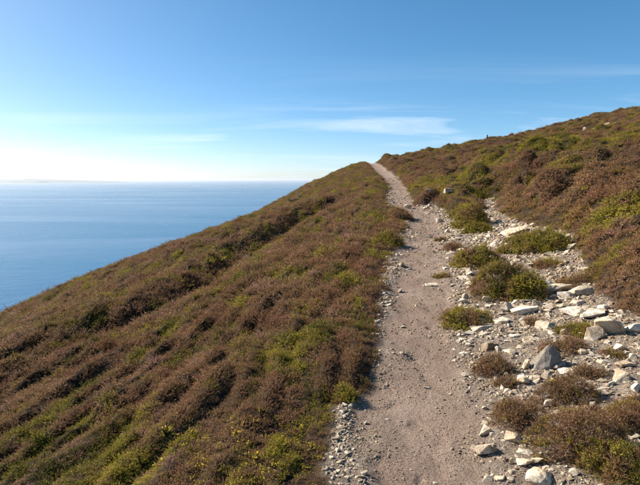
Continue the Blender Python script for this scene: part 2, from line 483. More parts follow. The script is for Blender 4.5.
# ------------------------------------------------------------------ ground sheet: one land surface, the footpath its bare strip
GRID = {}
def build_land():
    dense = np.radians(np.arange(-48, 48.001, 0.14))
    coarse = np.radians(np.concatenate([np.arange(48.6, 60, 0.6), np.arange(60, 300, 2.0), np.arange(300, 311.5, 0.6)]))
    th = np.concatenate([dense, coarse])
    rr = np.concatenate([np.exp(np.linspace(math.log(1.1), math.log(60), 560)), np.exp(np.linspace(math.log(61), math.log(420), 60))])
    TH, RR = np.meshgrid(th, rr, indexing='ij')
    x = (RR * np.sin(TH)).ravel(); y = (RR * np.cos(TH)).ravel()
    z = np.empty_like(x); sd = np.empty_like(x); tr = np.empty_like(x); mm = np.empty_like(x)
    for a in range(0, len(x), 120000):
        sl = slice(a, a + 120000)
        z[sl], sd[sl], tr[sl], mm[sl], _ = surface(x[sl], y[sl], True)
    na, nr = len(th), len(rr)
    nd = len(dense)
    GRID.update(z=z.reshape(na, nr)[:nd, :560], sd=sd.reshape(na, nr)[:nd, :560], tr=tr.reshape(na, nr)[:nd, :560])
    V = np.stack([x, y, z], -1)
    i = np.arange(na)[:, None]; j = np.arange(nr - 1)[None, :]
    i2 = (i + 1) % na
    Q = np.stack([i * nr + j, i * nr + j + 1 + 0 * i, i2 * nr + j + 1, i2 * nr + j], -1).reshape(-1, 4)
    # ground under the viewer's feet
    c = len(V); V = np.concatenate([V, [[0, 0, float(surface(np.array([0.]), np.array([0.]))[0])]]])
    sd = np.append(sd, -1); tr = np.append(tr, 0.5); mm = np.append(mm, 0)
    ii = np.arange(0, na - 1, 2)
    fan = np.stack([np.full(len(ii), c), ii * nr, (ii + 1) * nr, ((ii + 2) % na) * nr], -1)
    Q = np.concatenate([Q, fan])
    bare = (sd[Q].mean(1) < 0.02) & (V[Q][:, :, 2].max(1) > -20)
    for name, sel in (('footpath', bare), ('hillside', ~bare)):
        q = Q[sel]; u, inv = np.unique(q, return_inverse=True)
        me = mesh_np(name, V[u], inv.reshape(-1, 4), M_ground, {'veg': sstep(-0.06, 0.10, sd[u]), 'trod': tr[u]}, True)
        obj(name, me, kind='structure')
build_land()

def look(x, y, *keys):
    """the land's height and cover at any spot, read off the finished sheet"""
    x = np.asarray(x, float); y = np.asarray(y, float)
    r = np.clip(np.hypot(x, y), 1.1001, 59.99); t = np.degrees(np.arctan2(x, y))
    a = np.clip((t + 48) / 0.14, 0, GRID['z'].shape[0] - 1.001); b = np.clip(np.log(r / 1.1) / math.log(60 / 1.1) * 559, 0, 558.999)
    i = a.astype(int); j = b.astype(int); u = a - i; v = b - j
    out = []
    for k in keys:
        g = GRID[k]
        out.append((g[i, j] * (1 - u) + g[i + 1, j] * u) * (1 - v) + (g[i, j + 1] * (1 - u) + g[i + 1, j + 1] * u) * v)
    return out[0] if len(out) == 1 else out
def zsurf(x, y): return look(x, y, 'z')

# ------------------------------------------------------------------ sea to the horizon, and the low far coast
def build_sea():
    th = np.radians(np.arange(0, 360, 3.0)); rr = np.array([20., 60, 150, 400, 1000, 2500, 6000, 15000, 40000, 120000])
    TH, RR = np.meshgrid(th, rr, indexing='ij'); na, nr = len(th), len(rr)
    V = np.stack([(RR * np.sin(TH)).ravel(), (RR * np.cos(TH)).ravel(), np.full(TH.size, SEA_Z)], -1)
    i = np.arange(na)[:, None]; j = np.arange(nr - 1)[None, :]; i2 = (i + 1) % na
    Q = np.stack([i * nr + j, i * nr + j + 1, i2 * nr + j + 1, i2 * nr + j], -1).reshape(-1, 4)
    obj('sea', mesh_np('sea', V, Q, M_sea, None, True), kind='structure')
    # a long low headland across the bay
    D = 9500.0; xs = np.linspace(-17500, -9350, 110)
    prof = 75 + 45 * np.abs(pn(xs / 1900, xs * 0, 61)) + 18 * pn(xs / 420, xs * 0, 62)
    prof = prof * np.clip((-9350 - xs) / 2600, 0, 1) ** 0.45 + 70 * np.exp(-((xs + 12700) / 260) ** 2) * 0.4
    rows = []
    for k, (dy, hf) in enumerate(((0, -0.15), (60, 0.55), (500, 1.0), (1500, 0.8), (2200, -0.15))):
        rows.append(np.stack([xs, np.full_like(xs, D + dy) + 150 * pn(xs / 700, xs * 0 + k, 63), SEA_Z + prof * hf * (1 + 0.15 * pn(xs / 300, xs * 0 + k, 64))], -1))
    V = np.concatenate(rows); n = len(xs)
    V[:, 0] *= 9500 / 21000.; V[:, 2] = SEA_Z + (V[:, 2] - SEA_Z) * 0.8
    Q = np.array([[k * n + a, k * n + a + 1, (k + 1) * n + a + 1, (k + 1) * n + a] for k in range(4) for a in range(n - 1)])
    obj('far_headland', mesh_np('far_headland', V, Q, plain('far_land', (0.035, 0.042, 0.045)), None, True), kind='structure')
build_sea()

# ------------------------------------------------------------------ sea air
def build_haze():
    m, nt, out = newmat('sea_haze')
    v = nt.nodes.new('ShaderNodeVolumePrincipled')
    v.inputs['Color'].default_value = (0.86, 0.93, 1.0, 1); v.inputs['Density'].default_value = HAZE_DENSITY; v.inputs['Anisotropy'].default_value = 0.35
    nt.links.new(v.outputs[0], out.inputs['Volume'])
    R_ = 60000.0; n = 48; lo, hi = SEA_Z - 8.0, 16.0
    V = [(R_ * math.cos(6.28318530718 * k / n), R_ * math.sin(6.28318530718 * k / n), z) for z in (lo, hi) for k in range(n)]
    F_ = [tuple(range(n - 1, -1, -1)), tuple(range(n, 2 * n))] + [(k, (k + 1) % n, n + (k + 1) % n, n + k) for k in range(n)]
    me = bpy.data.meshes.new('haze'); me.from_pydata(V, [], F_); me.materials.append(m); me.update()
    obj('haze', me, kind='stuff', label='pale haze over the far sea and headland', category='haze')
HAZE_DENSITY = 7.5e-5
build_haze()

# ------------------------------------------------------------------ sprigs
def tuft(seed, n_stem=16, n_leaf=24, spread=0.55, leaf=0.085, droop=0.25, leaf_from=0.25, flower=0, aspect=0.42):
    """one sprig cluster about 1 unit tall: thin stems set with small leaves / flower bells"""
    r = np.random.default_rng(seed)
    V = []; T = []; tip = []; lrand = []; fm = []
    nv = 0
    for s in range(n_stem):
        a = r.uniform(0, 2 * math.pi); q = math.sqrt(r.uniform(0.02, 1))
        b0 = np.array([math.cos(a), math.sin(a), 0]) * q * 0.28 * spread
        out = np.array([math.cos(a), math.sin(a), 0]) * q * spread * r.uniform(0.7, 1.2)
        Ls = r.uniform(0.62, 1.05) * (1 - 0.25 * q)
        ctrl = lambda t: b0 + out * (t ** 1.4) * (1 - 0.2 * t) + np.array([0, 0, 1]) * Ls * (t - droop * q * t * t)
        # stem ribbon
        side = np.cross(out + 1e-3, [0, 0, 1]); side = side / (np.linalg.norm(side) + 1e-9) * 0.011
        p0, p1, p2 = ctrl(0), ctrl(0.5), ctrl(0.97)
        V += [p0 - side, p0 + side, p1 + side * .7, p1 - side * .7, p2]
        T += [(nv, nv + 1, nv + 2), (nv, nv + 2, nv + 3), (nv + 3, nv + 2, nv + 4)]
        tip += [0.0, 0.0, 0.1, 0.1, 0.3]; lrand += [0.4] * 5; fm += [0, 0, 0]; nv += 5
        for l in range(n_leaf):
            t = leaf_from + (1 - leaf_from) * (l + r.uniform(0, 1)) / n_leaf
            p = ctrl(t)
            tg = ctrl(min(t + 0.05, 1.05)) - ctrl(t - 0.05); tg = tg / np.linalg.norm(tg)
            rd = r.normal(size=3); rd -= tg * rd.dot(tg); rd /= np.linalg.norm(rd)
            d = tg * r.uniform(0.3, 0.8) + rd; d /= np.linalg.norm(d)
            w = np.cross(d, r.normal(size=3)); w /= np.linalg.norm(w)
            ll = leaf * r.uniform(0.6, 1.25) * (1.1 - 0.35 * t); ww = ll * aspect
            isf = flower and t > 0.55 and r.uniform() < flower
            if isf: ll *= 1.5; ww = ll * 0.8
            V += [p - w * ww * .5, p + w * ww * .5, p + d * ll]
            T += [(nv, nv + 1, nv + 2)]; fm.append(1 if isf else 0)
            q_ = r.uniform(); tip += [t * 0.97 + 0.03] * 3; lrand += [q_] * 3; nv += 3
    return np.array(V), np.array(T), np.array(tip), np.array(lrand), np.array(fm)

TUFTS = {'heather': [tuft(100 + i, 17, 26, 0.62, 0.078) for i in range(5)],
         'gorse': [tuft(200 + i, 19, 22, 0.66, 0.105, 0.3, 0.12, 0, 0.30) for i in range(4)],
         'dry': [tuft(300 + i, 15, 20, 0.60, 0.085, 0.2, 0.3) for i in range(3)],
         'bush_heather': [tuft(500 + i, 10, 18, 0.70, 0.095) for i in range(4)],
         'bush_gorse': [tuft(520 + i, 11, 16, 0.72, 0.125, 0.3, 0.12, 0, 0.32) for i in range(4)],
         'bush_dry': [tuft(540 + i, 10, 15, 0.66, 0.10, 0.2, 0.3) for i in range(3)],
         'grass': [tuft(560 + i, 26, 0, 0.75, 0.1, 0.35) for i in range(2)],
         'blossom': [tuft(400 + i, 15, 20, 0.60, 0.105, 0.3, 0.15, 0.42, 0.34) for i in range(2)]}

def instancer(name, protos, P, rot, scl, idx, tint, **props):
    """ground cover: a cloud of points, each carrying one sprig cluster"""
    c = bpy.data.collections.new(name + '_kinds')
    for k, me in enumerate(protos):
        c.objects.link(bpy.data.objects.new('%s_%02d' % (name, k), me))
    me = bpy.data.meshes.new(name)
    me.vertices.add(len(P)); me.vertices.foreach_set('co', np.ascontiguousarray(P, np.float32).ravel())
    for k, a in (('rot', rot), ('scl', scl)):
        at = me.attributes.new(k, 'FLOAT_VECTOR', 'POINT'); at.data.foreach_set('vector', np.ascontiguousarray(a, np.float32).ravel())
    at = me.attributes.new('kind_index', 'INT', 'POINT'); at.data.foreach_set('value', np.ascontiguousarray(idx, np.int32))
    at = me.attributes.new('tint', 'FLOAT', 'POINT'); at.data.foreach_set('value', np.ascontiguousarray(tint, np.float32))
    o = obj(name, me, **props)
    ng = bpy.data.node_groups.new(name, 'GeometryNodeTree')
    ng.interface.new_socket('Geometry', in_out='INPUT', socket_type='NodeSocketGeometry')
    ng.interface.new_socket('Geometry', in_out='OUTPUT', socket_type='NodeSocketGeometry')
    gi = ng.nodes.new('NodeGroupInput'); go = ng.nodes.new('NodeGroupOutput')
    ci = ng.nodes.new('GeometryNodeCollectionInfo'); ci.inputs['Collection'].default_value = c
    ci.inputs['Separate Children'].default_value = True; ci.inputs['Reset Children'].default_value = True
    ip = ng.nodes.new('GeometryNodeInstanceOnPoints'); ip.inputs['Pick Instance'].default_value = True
    def na(nm, ty):
        n = ng.nodes.new('GeometryNodeInputNamedAttribute'); n.data_type = ty; n.inputs['Name'].default_value = nm
        return [s for s in n.outputs if s.enabled and s.name == 'Attribute'][0]
    ng.links.new(gi.outputs[0], ip.inputs['Points']); ng.links.new(ci.outputs[0], ip.inputs['Instance'])
    ng.links.new(na('kind_index', 'INT'), ip.inputs['Instance Index'])
    ng.links.new(na('rot', 'FLOAT_VECTOR'), ip.inputs['Rotation'])
    ng.links.new(na('scl', 'FLOAT_VECTOR'), ip.inputs['Scale'])
    ng.links.new(ip.outputs[0], go.inputs[0])
    md = o.modifiers.new('cover', 'NODES'); md.node_group = ng
    return o

def normals(x, y, e=0.04):
    z0 = zsurf(x, y); zx = zsurf(x + e, y); zy = zsurf(x, y + e)
    n = np.stack([-(zx - z0) / e, -(zy - z0) / e, np.ones_like(z0)], -1)
    return z0, n / np.linalg.norm(n, axis=1)[:, None]

def euler_from_up(n, yaw):
    """XYZ euler turning +Z to n after a turn of yaw about it"""
    b = np.arctan2(np.sqrt(n[:, 0] ** 2 + n[:, 1] ** 2), n[:, 2]); a = np.arctan2(n[:, 1], n[:, 0])
    # R = Rz(a) Ry(b) Rz(yaw)
    ca, sa, cb, sb, cy, sy = np.cos(a), np.sin(a), np.cos(b), np.sin(b), np.cos(yaw), np.sin(yaw)
    R00 = ca * cb * cy - sa * sy; R10 = sa * cb * cy + ca * sy; R20 = -sb * cy
    R21 = sb * sy; R22 = cb
    ey = -np.arcsin(np.clip(R20, -1, 1)); ex = np.arctan2(R21, R22); ez = np.arctan2(R10, R00)
    return np.stack([ex, ey, ez], -1)

def green_field(x, y, s):
    lf = s < 0
    wy = y + 0.9 * s
    gl = 0.42 * fbm(s / 1.4, wy / 4.0, 51, 2) + 0.95 * fbm(s / 0.36, wy / 1.4, 52, 3) - 0.015 + 0.10 * sstep(8, 30, lod(x, y))
    gr = fbm(x / 2.1, y / 2.6, 53, 3) + 0.40 * fbm(x / 0.5, y / 0.6, 54, 2) - 0.04 + 0.06 * sstep(15, 35, lod(x, y))
    for (mx, my, mr) in GREENS:
        gr = gr + math.copysign(0.55 if mr > 0 else 0.35, mr) * np.exp(-((x - mx) ** 2 + (y - my) ** 2) / (mr * mr))
    return np.where(lf, gl, gr)

def cover():
    n_try = 1500000
    th = rng.uniform(math.radians(-47), math.radians(47), n_try)
    # size of a sprig cluster and how thickly they stand, by distance
    rg = np.exp(np.linspace(math.log(1.3), math.log(62), 400))
    size_of = lambda r: np.clip(0.022 * r, 0.060, 0.26)
    dens = rg / size_of(rg) ** 2 * np.where(rg > 45, 0.5, 1.0)
    cdf = np.concatenate([[0], np.cumsum(0.5 * (dens[1:] + dens[:-1]) * np.diff(rg))])
    print('tufts per unit', cdf[-1] * math.radians(94))
    n_need = int(min(n_try, 14.5 * cdf[-1] * math.radians(94)))
    th = th[:n_need]
    r = np.interp(rng.uniform(0, cdf[-1], n_need), cdf, rg)
    x = r * np.sin(th); y = r * np.cos(th)
    sd, trod = look(x, y, 'sd', 'tr')
    s = x - xp(y)
    keep = sd > 0.045
    # not in the hidden seaward fall
    keep &= zsurf(x, y) > -30
    x, y, r, s, sd = x[keep], y[keep], r[keep], s[keep], sd[keep]
    z, nrm = normals(x, y)
    ok = rng.uniform(size=len(x)) < np.clip(0.42 / nrm[:, 2], 0, 1)      # as thick on steep sides as on flat tops
    x, y, r, s, sd, z, nrm = (a[ok] for a in (x, y, r, s, sd, z, nrm))
    clump = 1 + 0.75 * pn(x / (0.16 + 0.012 * r), y / (0.22 + 0.016 * r), 56)
    g = green_field(x, y, s) + rng.normal(0, 0.17, len(x)) + 0.35 * pn(x / 0.13, y / 0.2, 55)
    dryf = fbm(x / 0.9, y / 0.9, 57, 2) + rng.normal(0, 0.2, len(x))
    sz = size_of(r) * np.where(rng.uniform(size=len(x)) < 0.12, 1.45, 1.0) * rng.uniform(0.6, 1.25, len(x)) * clump * (0.65 + 0.35 * sstep(0.05, 0.4, sd))
    lean = nrm * 0.75 + np.array([0.10, -0.02, 0.55]) + rng.normal(0, 0.20, (len(x), 3))
    lean /= np.linalg.norm(lean, axis=1)[:, None]
    rot = euler_from_up(lean, rng.uniform(0, 6.283, len(x)))
    scl = np.stack([sz * 1.05, sz * 1.05, sz * rng.uniform(0.50, 0.88, len(x)) * np.where(r > 12, 0.85, 1.0)], -1)
    P = np.stack([x, y, z - 0.18 * sz], -1)
    green = g > 0.24
    dry = (~green) & (dryf > 0.40)
    hea = ~(green | dry)
    # yellow gorse blossom low on the near slope
    bl = cast([277, 200, 262, 298], [470, 462, 446, 452], zsurf)[:, :2]
    db = np.min(np.hypot(x[:, None] - bl[None, :, 0], (y[:, None] - bl[None, :, 1])), 1)
    blo = (rng.uniform(size=len(x)) < 0.10 * np.exp(-(db / 0.34) ** 2)) & (s < 0)
    hue = np.clip(0.5 + 0.6 * fbm(x / 1.1, y / 1.7, 58, 3) + 0.7 * pn(x / (0.13 + 0.012 * r), y / (0.18 + 0.016 * r), 60) + rng.normal(0, 0.16, len(x)), 0, 1)
    ghue = np.clip(0.42 + 0.14 * (s > 0) + 0.5 * np.exp(-(db / 0.6) ** 2) + 0.9 * fbm(x / 0.8, y / 1.1, 59, 2) + rng.normal(0, 0.18, len(x)), 0, 1)
    gra = (~blo) & (rng.uniform(size=len(x)) < 0.035 * sstep(-.2, .3, fbm(x / 1.5, y / 1.5, 64, 2)) + 0.10 * sstep(0.35, 0.05, sd) * (s < 0))
    green &= ~(blo | gra); dry &= ~(blo | gra); hea &= ~(blo | gra)
    def protos(kind, mats):
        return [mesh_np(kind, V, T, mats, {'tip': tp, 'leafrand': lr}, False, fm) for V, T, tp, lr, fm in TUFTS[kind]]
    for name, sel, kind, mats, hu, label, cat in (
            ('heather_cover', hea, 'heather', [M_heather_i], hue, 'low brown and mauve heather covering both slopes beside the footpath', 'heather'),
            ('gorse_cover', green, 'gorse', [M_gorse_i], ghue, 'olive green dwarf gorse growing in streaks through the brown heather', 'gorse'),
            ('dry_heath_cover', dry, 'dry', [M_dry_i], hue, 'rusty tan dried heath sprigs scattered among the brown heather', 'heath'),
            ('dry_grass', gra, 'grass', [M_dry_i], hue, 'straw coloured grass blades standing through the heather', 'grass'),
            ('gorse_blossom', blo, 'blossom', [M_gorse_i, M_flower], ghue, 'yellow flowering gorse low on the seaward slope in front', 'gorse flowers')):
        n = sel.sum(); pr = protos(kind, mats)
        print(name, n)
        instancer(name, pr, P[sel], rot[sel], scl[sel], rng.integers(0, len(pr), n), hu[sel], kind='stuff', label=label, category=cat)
cover()

# ------------------------------------------------------------------ stones
from mathutils import noise as mn
def rock_mesh(name, seed, w, d, h, style, detail=1, mat=None):
    r = random.Random(seed)
    bm = bmesh.new()
    if style == 'p':      # leaning wedge with a peak
        pts = [(-1, -.7, 0), (.1, -1, 0), (1, -.5, 0), (.9, .7, 0), (-.7, .8, 0), (.22, .1, 2.0), (.42, .0, 1.9), (.85, -.15, 1.4), (.8, .5, 1.1), (-.35, -.1, 1.0), (-.68, -.5, .5), (.15, -.75, .85), (-.1, .6, 1.1)]
        pts = [(x * r.uniform(.9, 1.05), y * r.uniform(.9, 1.05), z) for x, y, z in pts]
    else:
        # a broken block: a hull of points on a squarish solid, sheared and tapered, corners knocked off
        pw = {'b': 4.6, 's': 4.2, 't': 5.0, 'r': 2.3}[style]
        tx, ty, shx, shy = r.uniform(-.28, .28), r.uniform(-.28, .28), r.uniform(-.22, .22), r.uniform(-.22, .22)
        pts = []
        ns = {'b': 12, 's': 13, 't': 12, 'r': 24}[style]
        for k in range(ns):
            v = Vector((r.gauss(0, 1), r.gauss(0, 1), r.gauss(0, 1))); v.normalize()
            q = (abs(v.x) ** pw + abs(v.y) ** pw + abs(v.z) ** pw) ** (-1 / pw) * r.uniform(.88, 1.05)
            x, y, z = v.x * q, v.y * q, v.z * q
            x, y = x * (1 + tx * z) + shx * z, y * (1 + ty * z) + shy * z
            pts.append((x, y, z + 1))
        mxx = [max(abs(p[0]) for p in pts), max(abs(p[1]) for p in pts)]; z0 = min(p[2] for p in pts); z1 = max(p[2] for p in pts)
        pts = [(p[0] / mxx[0], p[1] / mxx[1], (p[2] - z0) / (z1 - z0) * 2) for p in pts]
    for p in pts: bm.verts.new((p[0] * w / 2, p[1] * d / 2, p[2] * h / 2))
    res = bmesh.ops.convex_hull(bm, input=bm.verts)
    bmesh.ops.delete(bm, geom=[v for v in bm.verts if not v.link_faces], context='VERTS')
    bmesh.ops.dissolve_limit(bm, angle_limit=math.radians(9), verts=bm.verts, edges=bm.edges)
    m = min(w, d, h)
    if detail:
        bmesh.ops.bevel(bm, geom=list(bm.edges), offset=m * (0.11 if style == 'r' else 0.028), segments=1, affect='EDGES', profile=0.6, clamp_overlap=True)
        bmesh.ops.triangulate(bm, faces=bm.faces)
        for k in range(detail):
            mx = max(w, d, h) * (0.22 if k == 0 else 0.12)
            long = [e for e in bm.edges if e.calc_length() > mx]
            bmesh.ops.subdivide_edges(bm, edges=long, cuts=1, use_grid_fill=False)
            bmesh.ops.triangulate(bm, faces=bm.faces)
        off = Vector((seed * 1.7, seed * .31, 0))
        for v in bm.verts:
            q = v.co / max(w, d, h)
            k = mn.noise(q * 3.1 + off) * .055 + mn.noise(q * 8.0 + off) * .024 + mn.noise(q * 19.0 + off) * .010
            # bedding steps
            k += 0.006 * math.copysign(1, math.sin(q.z * 26 + 3 * mn.noise(q * 2 + off)))
            v.co += v.co.normalized() * 0 + v.normal * k * max(w, d, h) * 0.6
    else:
        bmesh.ops.triangulate(bm, faces=bm.faces)
    bmesh.ops.recalc_face_normals(bm, faces=bm.faces)
    me = bpy.data.meshes.new(name); bm.to_mesh(me); bm.free()
    me.materials.append(mat or M_rock)
    return me

W, C_, G_, Dk = (1.06, 1.05, 1.03), (.98, .95, .90), (.78, .77, .76), (.36, .36, .37)
# photo column, row, width, height, shape, tone, turn (deg), roll (deg), label
STONES = [
 (610, 328, 24, 25, 'b', W, 15, -12, 'large white angular block leaning against its smaller twin below the heather bank'),
 (593.5, 333, 17, 17, 'b', W, -20, 10, 'smaller white block propped against the left of the large white block'),
 (570.5, 310, 18, 12, 'b', W, 25, 8, 'speckled white boulder above the mossy heather patch'),
 (594, 313, 30, 10, 's', W, 10, -6, 'long broken white slab lying uphill of the large white block'),
 (635, 328, 16, 13, 'b', W, 0, 5, 'white block at the foot of the heather bank on the right border'),
 (618.5, 347, 10, 9, 'b', W, 30, 0, 'small white stone just below the large white block'),
 (622, 377, 27, 11, 't', W, 35, -34, 'long white slab tilted up to the right over bare soil'),
 (624, 364, 16, 8, 's', C_, 10, -5, 'flat cream stone directly above the tilted white slab'),
 (603, 361, 11, 6, 's', C_, 0, 5, 'small flat cream stone between the white blocks and the brown tuft'),
 (567, 372, 23, 8, 's', W, 15, -10, 'pale slab beside the dark pointed rock, half under brown heather'),
 (636, 388, 10, 10, 'b', C_, 40, 0, 'cream stone below the tilted slab at the right border'),
 (541.5, 358, 30, 27, 'p', Dk, 0, 4, 'dark grey pointed rock in the middle of the rubble, darkest of the boulders'),
 (525.5, 360, 11, 15, 't', W, 60, -50, 'narrow white slab leaning on the left foot of the dark pointed rock'),
 (524, 309, 23, 12, 's', C_, 5, -4, 'broad flat cream boulder below the large green and brown bush'),
 (505, 306.5, 14, 13, 'b', W, 15, 6, 'white block touching the left end of the broad flat cream boulder'),
 (531, 339, 15, 8, 's', C_, -10, -8, 'flat pale stone uphill of the dark pointed rock'),
 (502.5, 320, 16, 7, 's', C_, 8, -8, 'thin pale slab below the white block under the green bush'),
 (487.5, 346, 15, 12, 'b', G_, 30, 0, 'grey rounded block above the small brown heather tuft by the path'),
 (508, 351, 12, 6, 's', W, 0, -8, 'small white slab between the brown tuft and the leaning slab'),
 (500.5, 370, 20, 6, 't', W, 12, -26, 'thin bright slab slanting across the small brown heather tuft'),
 (524, 379.5, 13, 10, 'r', W, 0, 0, 'round cream stone below the narrow leaning slab'),
 (544, 326, 18, 10, 'b', W, 10, -10, 'pale stone left of the mossy heather patch'),
 (472.5, 367.5, 7, 10, 'b', C_, 20, 0, 'small upright pale stone at the path side, left of the brown tuft'),
 (558, 364, 10, 7, 'b', G_, 0, 0, 'small grey stone at the right foot of the dark pointed rock'),
 (481, 328.5, 21, 5, 's', C_, 5, -8, 'long thin pale slab below the dark prostrate bush'),
 (472, 273, 11, 6, 's', C_, 0, 0, 'small cream stone between two green and brown bushes near the path'),
 (430, 284, 15, 5, 's', W, 0, 0, 'flat white stone lying alone in the middle of the path'),
 (462, 301, 8, 7, 'b', W, 30, 0, 'small white stone above the dark prostrate bush'),
 (485, 299, 9, 8, 'b', C_, 10, 15, 'small blocky stone between the prostrate bush and the large bush'),
 (537, 303, 8, 10, 'b', C_, 0, 0, 'pale stone at the right end of the broad flat cream boulder'),
 (526, 300.5, 13, 4, 's', C_, 0, 0, 'thin slab resting behind the broad flat cream boulder'),
 (482, 320, 17, 9, 'b', G_, 12, -12, 'cracked grey stone at the right tip of the dark prostrate bush'),
 (507, 244, 9, 5, 's', W, 0, 0, 'small white stone below the bright white slab on the side path'),
 (546, 283, 11, 11, 'b', C_, 15, 0, 'grey white boulder at the left end of the flat rock ledge'),
 (536, 297, 8, 6, 's', W, 0, 10, 'white stone just below the left end of the rock ledge'),
 (566, 238, 13, 10, 'b', W, 20, -15, 'white stone at the top of the rubble, under the dark hummock'),
 (562, 264, 7, 5, 'b', W, 0, 0, 'white pebble sized stone in the gully above the rock ledge'),
 (570, 269, 6, 5, 'b', W, 40, 0, 'second small white stone in the gully above the rock ledge'),
 (513, 231, 27, 8, 't', W, 20, -24, 'bright white slanting slab beside the narrow side path'),
 (604, 306, 11, 6, 's', W, 0, -8, 'pale stone half buried at the edge of the heather bank'),
 (578, 302, 15, 7, 's', C_, 0, -5, 'pale slab directly under the rock ledge'),
 (537, 479, 32, 17, 'r', C_, 10, 0, 'big rounded cream boulder at the very bottom of the rubble'),
 (513, 439, 15, 13, 'b', W, 15, 6, 'square white block below the dark brown heather bush'),
 (485.5, 428, 13, 15, 't', W, 20, -40, 'pale slab tilted at the left foot of the dark brown bush'),
 (484, 449, 20, 15, 'b', W, 10, -8, 'squat white boulder beside the path, nearest to the trodden line'),
 (494, 447, 9, 12, 'b', C_, 30, 0, 'narrow stone wedged against the right of the squat white boulder'),
 (523, 462.5, 14, 9, 'b', W, -25, 8, 'white brick shaped stone above the big rounded boulder'),
 (512, 461, 7, 8, 'b', C_, 0, 0, 'small stone left of the white brick shaped stone'),
 (535.5, 461.5, 11, 9, 'b', C_, 10, 0, 'cream stone between the big rounded boulder and the large heather bush'),
 (512, 471, 9, 6, 's', C_, 10, 0, 'small cream slab left of the big rounded boulder'),
 (525, 452.5, 17, 5, 's', G_, 0, -4, 'thin grey slab below the square white block'),
 (528, 428, 9, 5, 's', W, 0, 0, 'small white slab right of the dark brown bush'),
 (548, 403.5, 10, 8, 'r', C_, 0, 0, 'round pale stone at the left of the rusty brown bush'),
 (556, 414, 23, 10, 's', C_, 8, -6, 'broad pale slab below the rusty brown bush'),
 (556, 425, 26, 5, 't', C_, 5, -8, 'long thin slab just above the large heather bush'),
 (475, 450, 9, 9, 'b', C_, 45, 0, 'small tilted stone on the path side of the squat white boulder'),
 (531, 441, 7, 6, 'b', C_, 0, 0, 'small pale stone right of the square white block'),
 (493, 402, 7, 5, 's', C_, 0, 0, 'small stone at the path side above the dark brown bush'),
 (408, 206, 8, 6, 'b', C_, 20, 0, 'pale stone where the path narrows below the climb'),
 (440, 220, 7, 6, 'b', C_, 0, 0, 'pale stone at the right verge of the narrow path stretch'),
 (447, 231, 7, 5, 'b', W, 30, 0, 'white stone left of the round green cushion'),
 (429, 236, 6, 5, 'b', Dk, 0, 0, 'small dark stone alone on the path below the bend'),
 (446, 267, 7, 5, 's', W, 0, 0, 'small white stone beside the path, left of the domed bush'),
 (453, 285, 6, 4, 's', W, 0, 0, 'small flat stone right of the lone white path stone'),
 (449, 191, 9, 6, 'b', W, 10, 0, 'white rock showing through the heath uphill of the path bend'),
 (428, 191, 7, 5, 'b', W, 0, 0, 'small white rock in the heath beside the climbing path'),
 (466, 262, 0, 0, '', W, 0, 0, ''),
 (129, 375, 6, 4, 's', W, 0, 0, 'single pale stone lying in the heather of the seaward slope'),
 (72, 331, 10, 5, 's', C_, 0, 0, 'tan stone showing beyond the dark gully on the seaward slope'),
 (28, 374, 7, 5, 's', C_, 0, 0, 'tan stone on the lip of the dark gully'),
 (493, 344, 8, 5, 's', C_, 0, 0, 'small slab right of the grey rounded block'),
 (548, 376, 12, 8, 'b', C_, 10, 0, 'pale stone in front of the dark pointed rock, above the rusty bush'),
 (515, 335, 10, 5, 's', G_, 0, 0, 'grey flake below the thin pale slab in the rubble'),
 (582, 352, 8, 6, 'b', C_, 0, 0, 'small stone below the two leaning white blocks'),
 (611, 383, 9, 6, 'b', C_, 0, 0, 'cream stone at the lower end of the tilted white slab'),
 (632, 357, 9, 7, 'b', G_, 0, 0, 'grey stone at the right border above the flat cream stone'),
 (606, 393, 10, 5, 's', C_, 0, 0, 'pale flake above the large heather bush in the corner'),
 (500, 478, 10, 7, 's', C_, 0, 0, 'cream slab at the bottom border left of the big rounded boulder'),
]
PLACED = []      # footprints, so loose stones do not pile up inside each other
def put_stone(i, px_, py_, w, h, style, tone, turn, roll, label):
    p = STONE_AT[i]
    dep = p[1] * math.cos(PITCH) - p[2] * math.sin(PITCH)
    wm = w * dep / F; hm = h * dep / F
    r = random.Random(900 + i)
    wm *= 1.2; dm = wm * (r.uniform(.65, .95) if style in 'bpr' else r.uniform(.55, .75))
    hh = max(hm * (0.95 if style == 'p' else 0.74 if style in 'br' else 0.55), wm * 0.16)
    me = rock_mesh('stone', 40 + i, wm, dm, hh * 1.25, style, 2 if w > 12 else 1)
    o = obj('stone', me, label=label, category='stone' if w < 18 else 'boulder', **({'group': 'stones in the rubble beside the path'} if px_ > 400 else {}))
    v = Vector((p[0], p[1], 0)).normalized()
    x, y = p[0] + v.x * dm * .35, p[1] + v.y * dm * .35
    z = float(zsurf(np.array([x]), np.array([y]))[0]); z = min(z, p[2] + 0.03)
    o.location = (x, y, z - hh * 0.30)
    o.rotation_euler = Euler((r.uniform(-.08, .08), math.radians(roll), math.radians(turn)), 'XYZ')
    o['shade'] = tone
    PLACED.append((x, y, max(wm, dm) / 2))
STONES = [a for a in STONES if a[2]]
STONE_AT = cast([a[0] for a in STONES], [a[1] + a[3] * .42 for a in STONES], zsurf)
for i, a in enumerate(STONES):
    if a[2]: put_stone(i, *a)

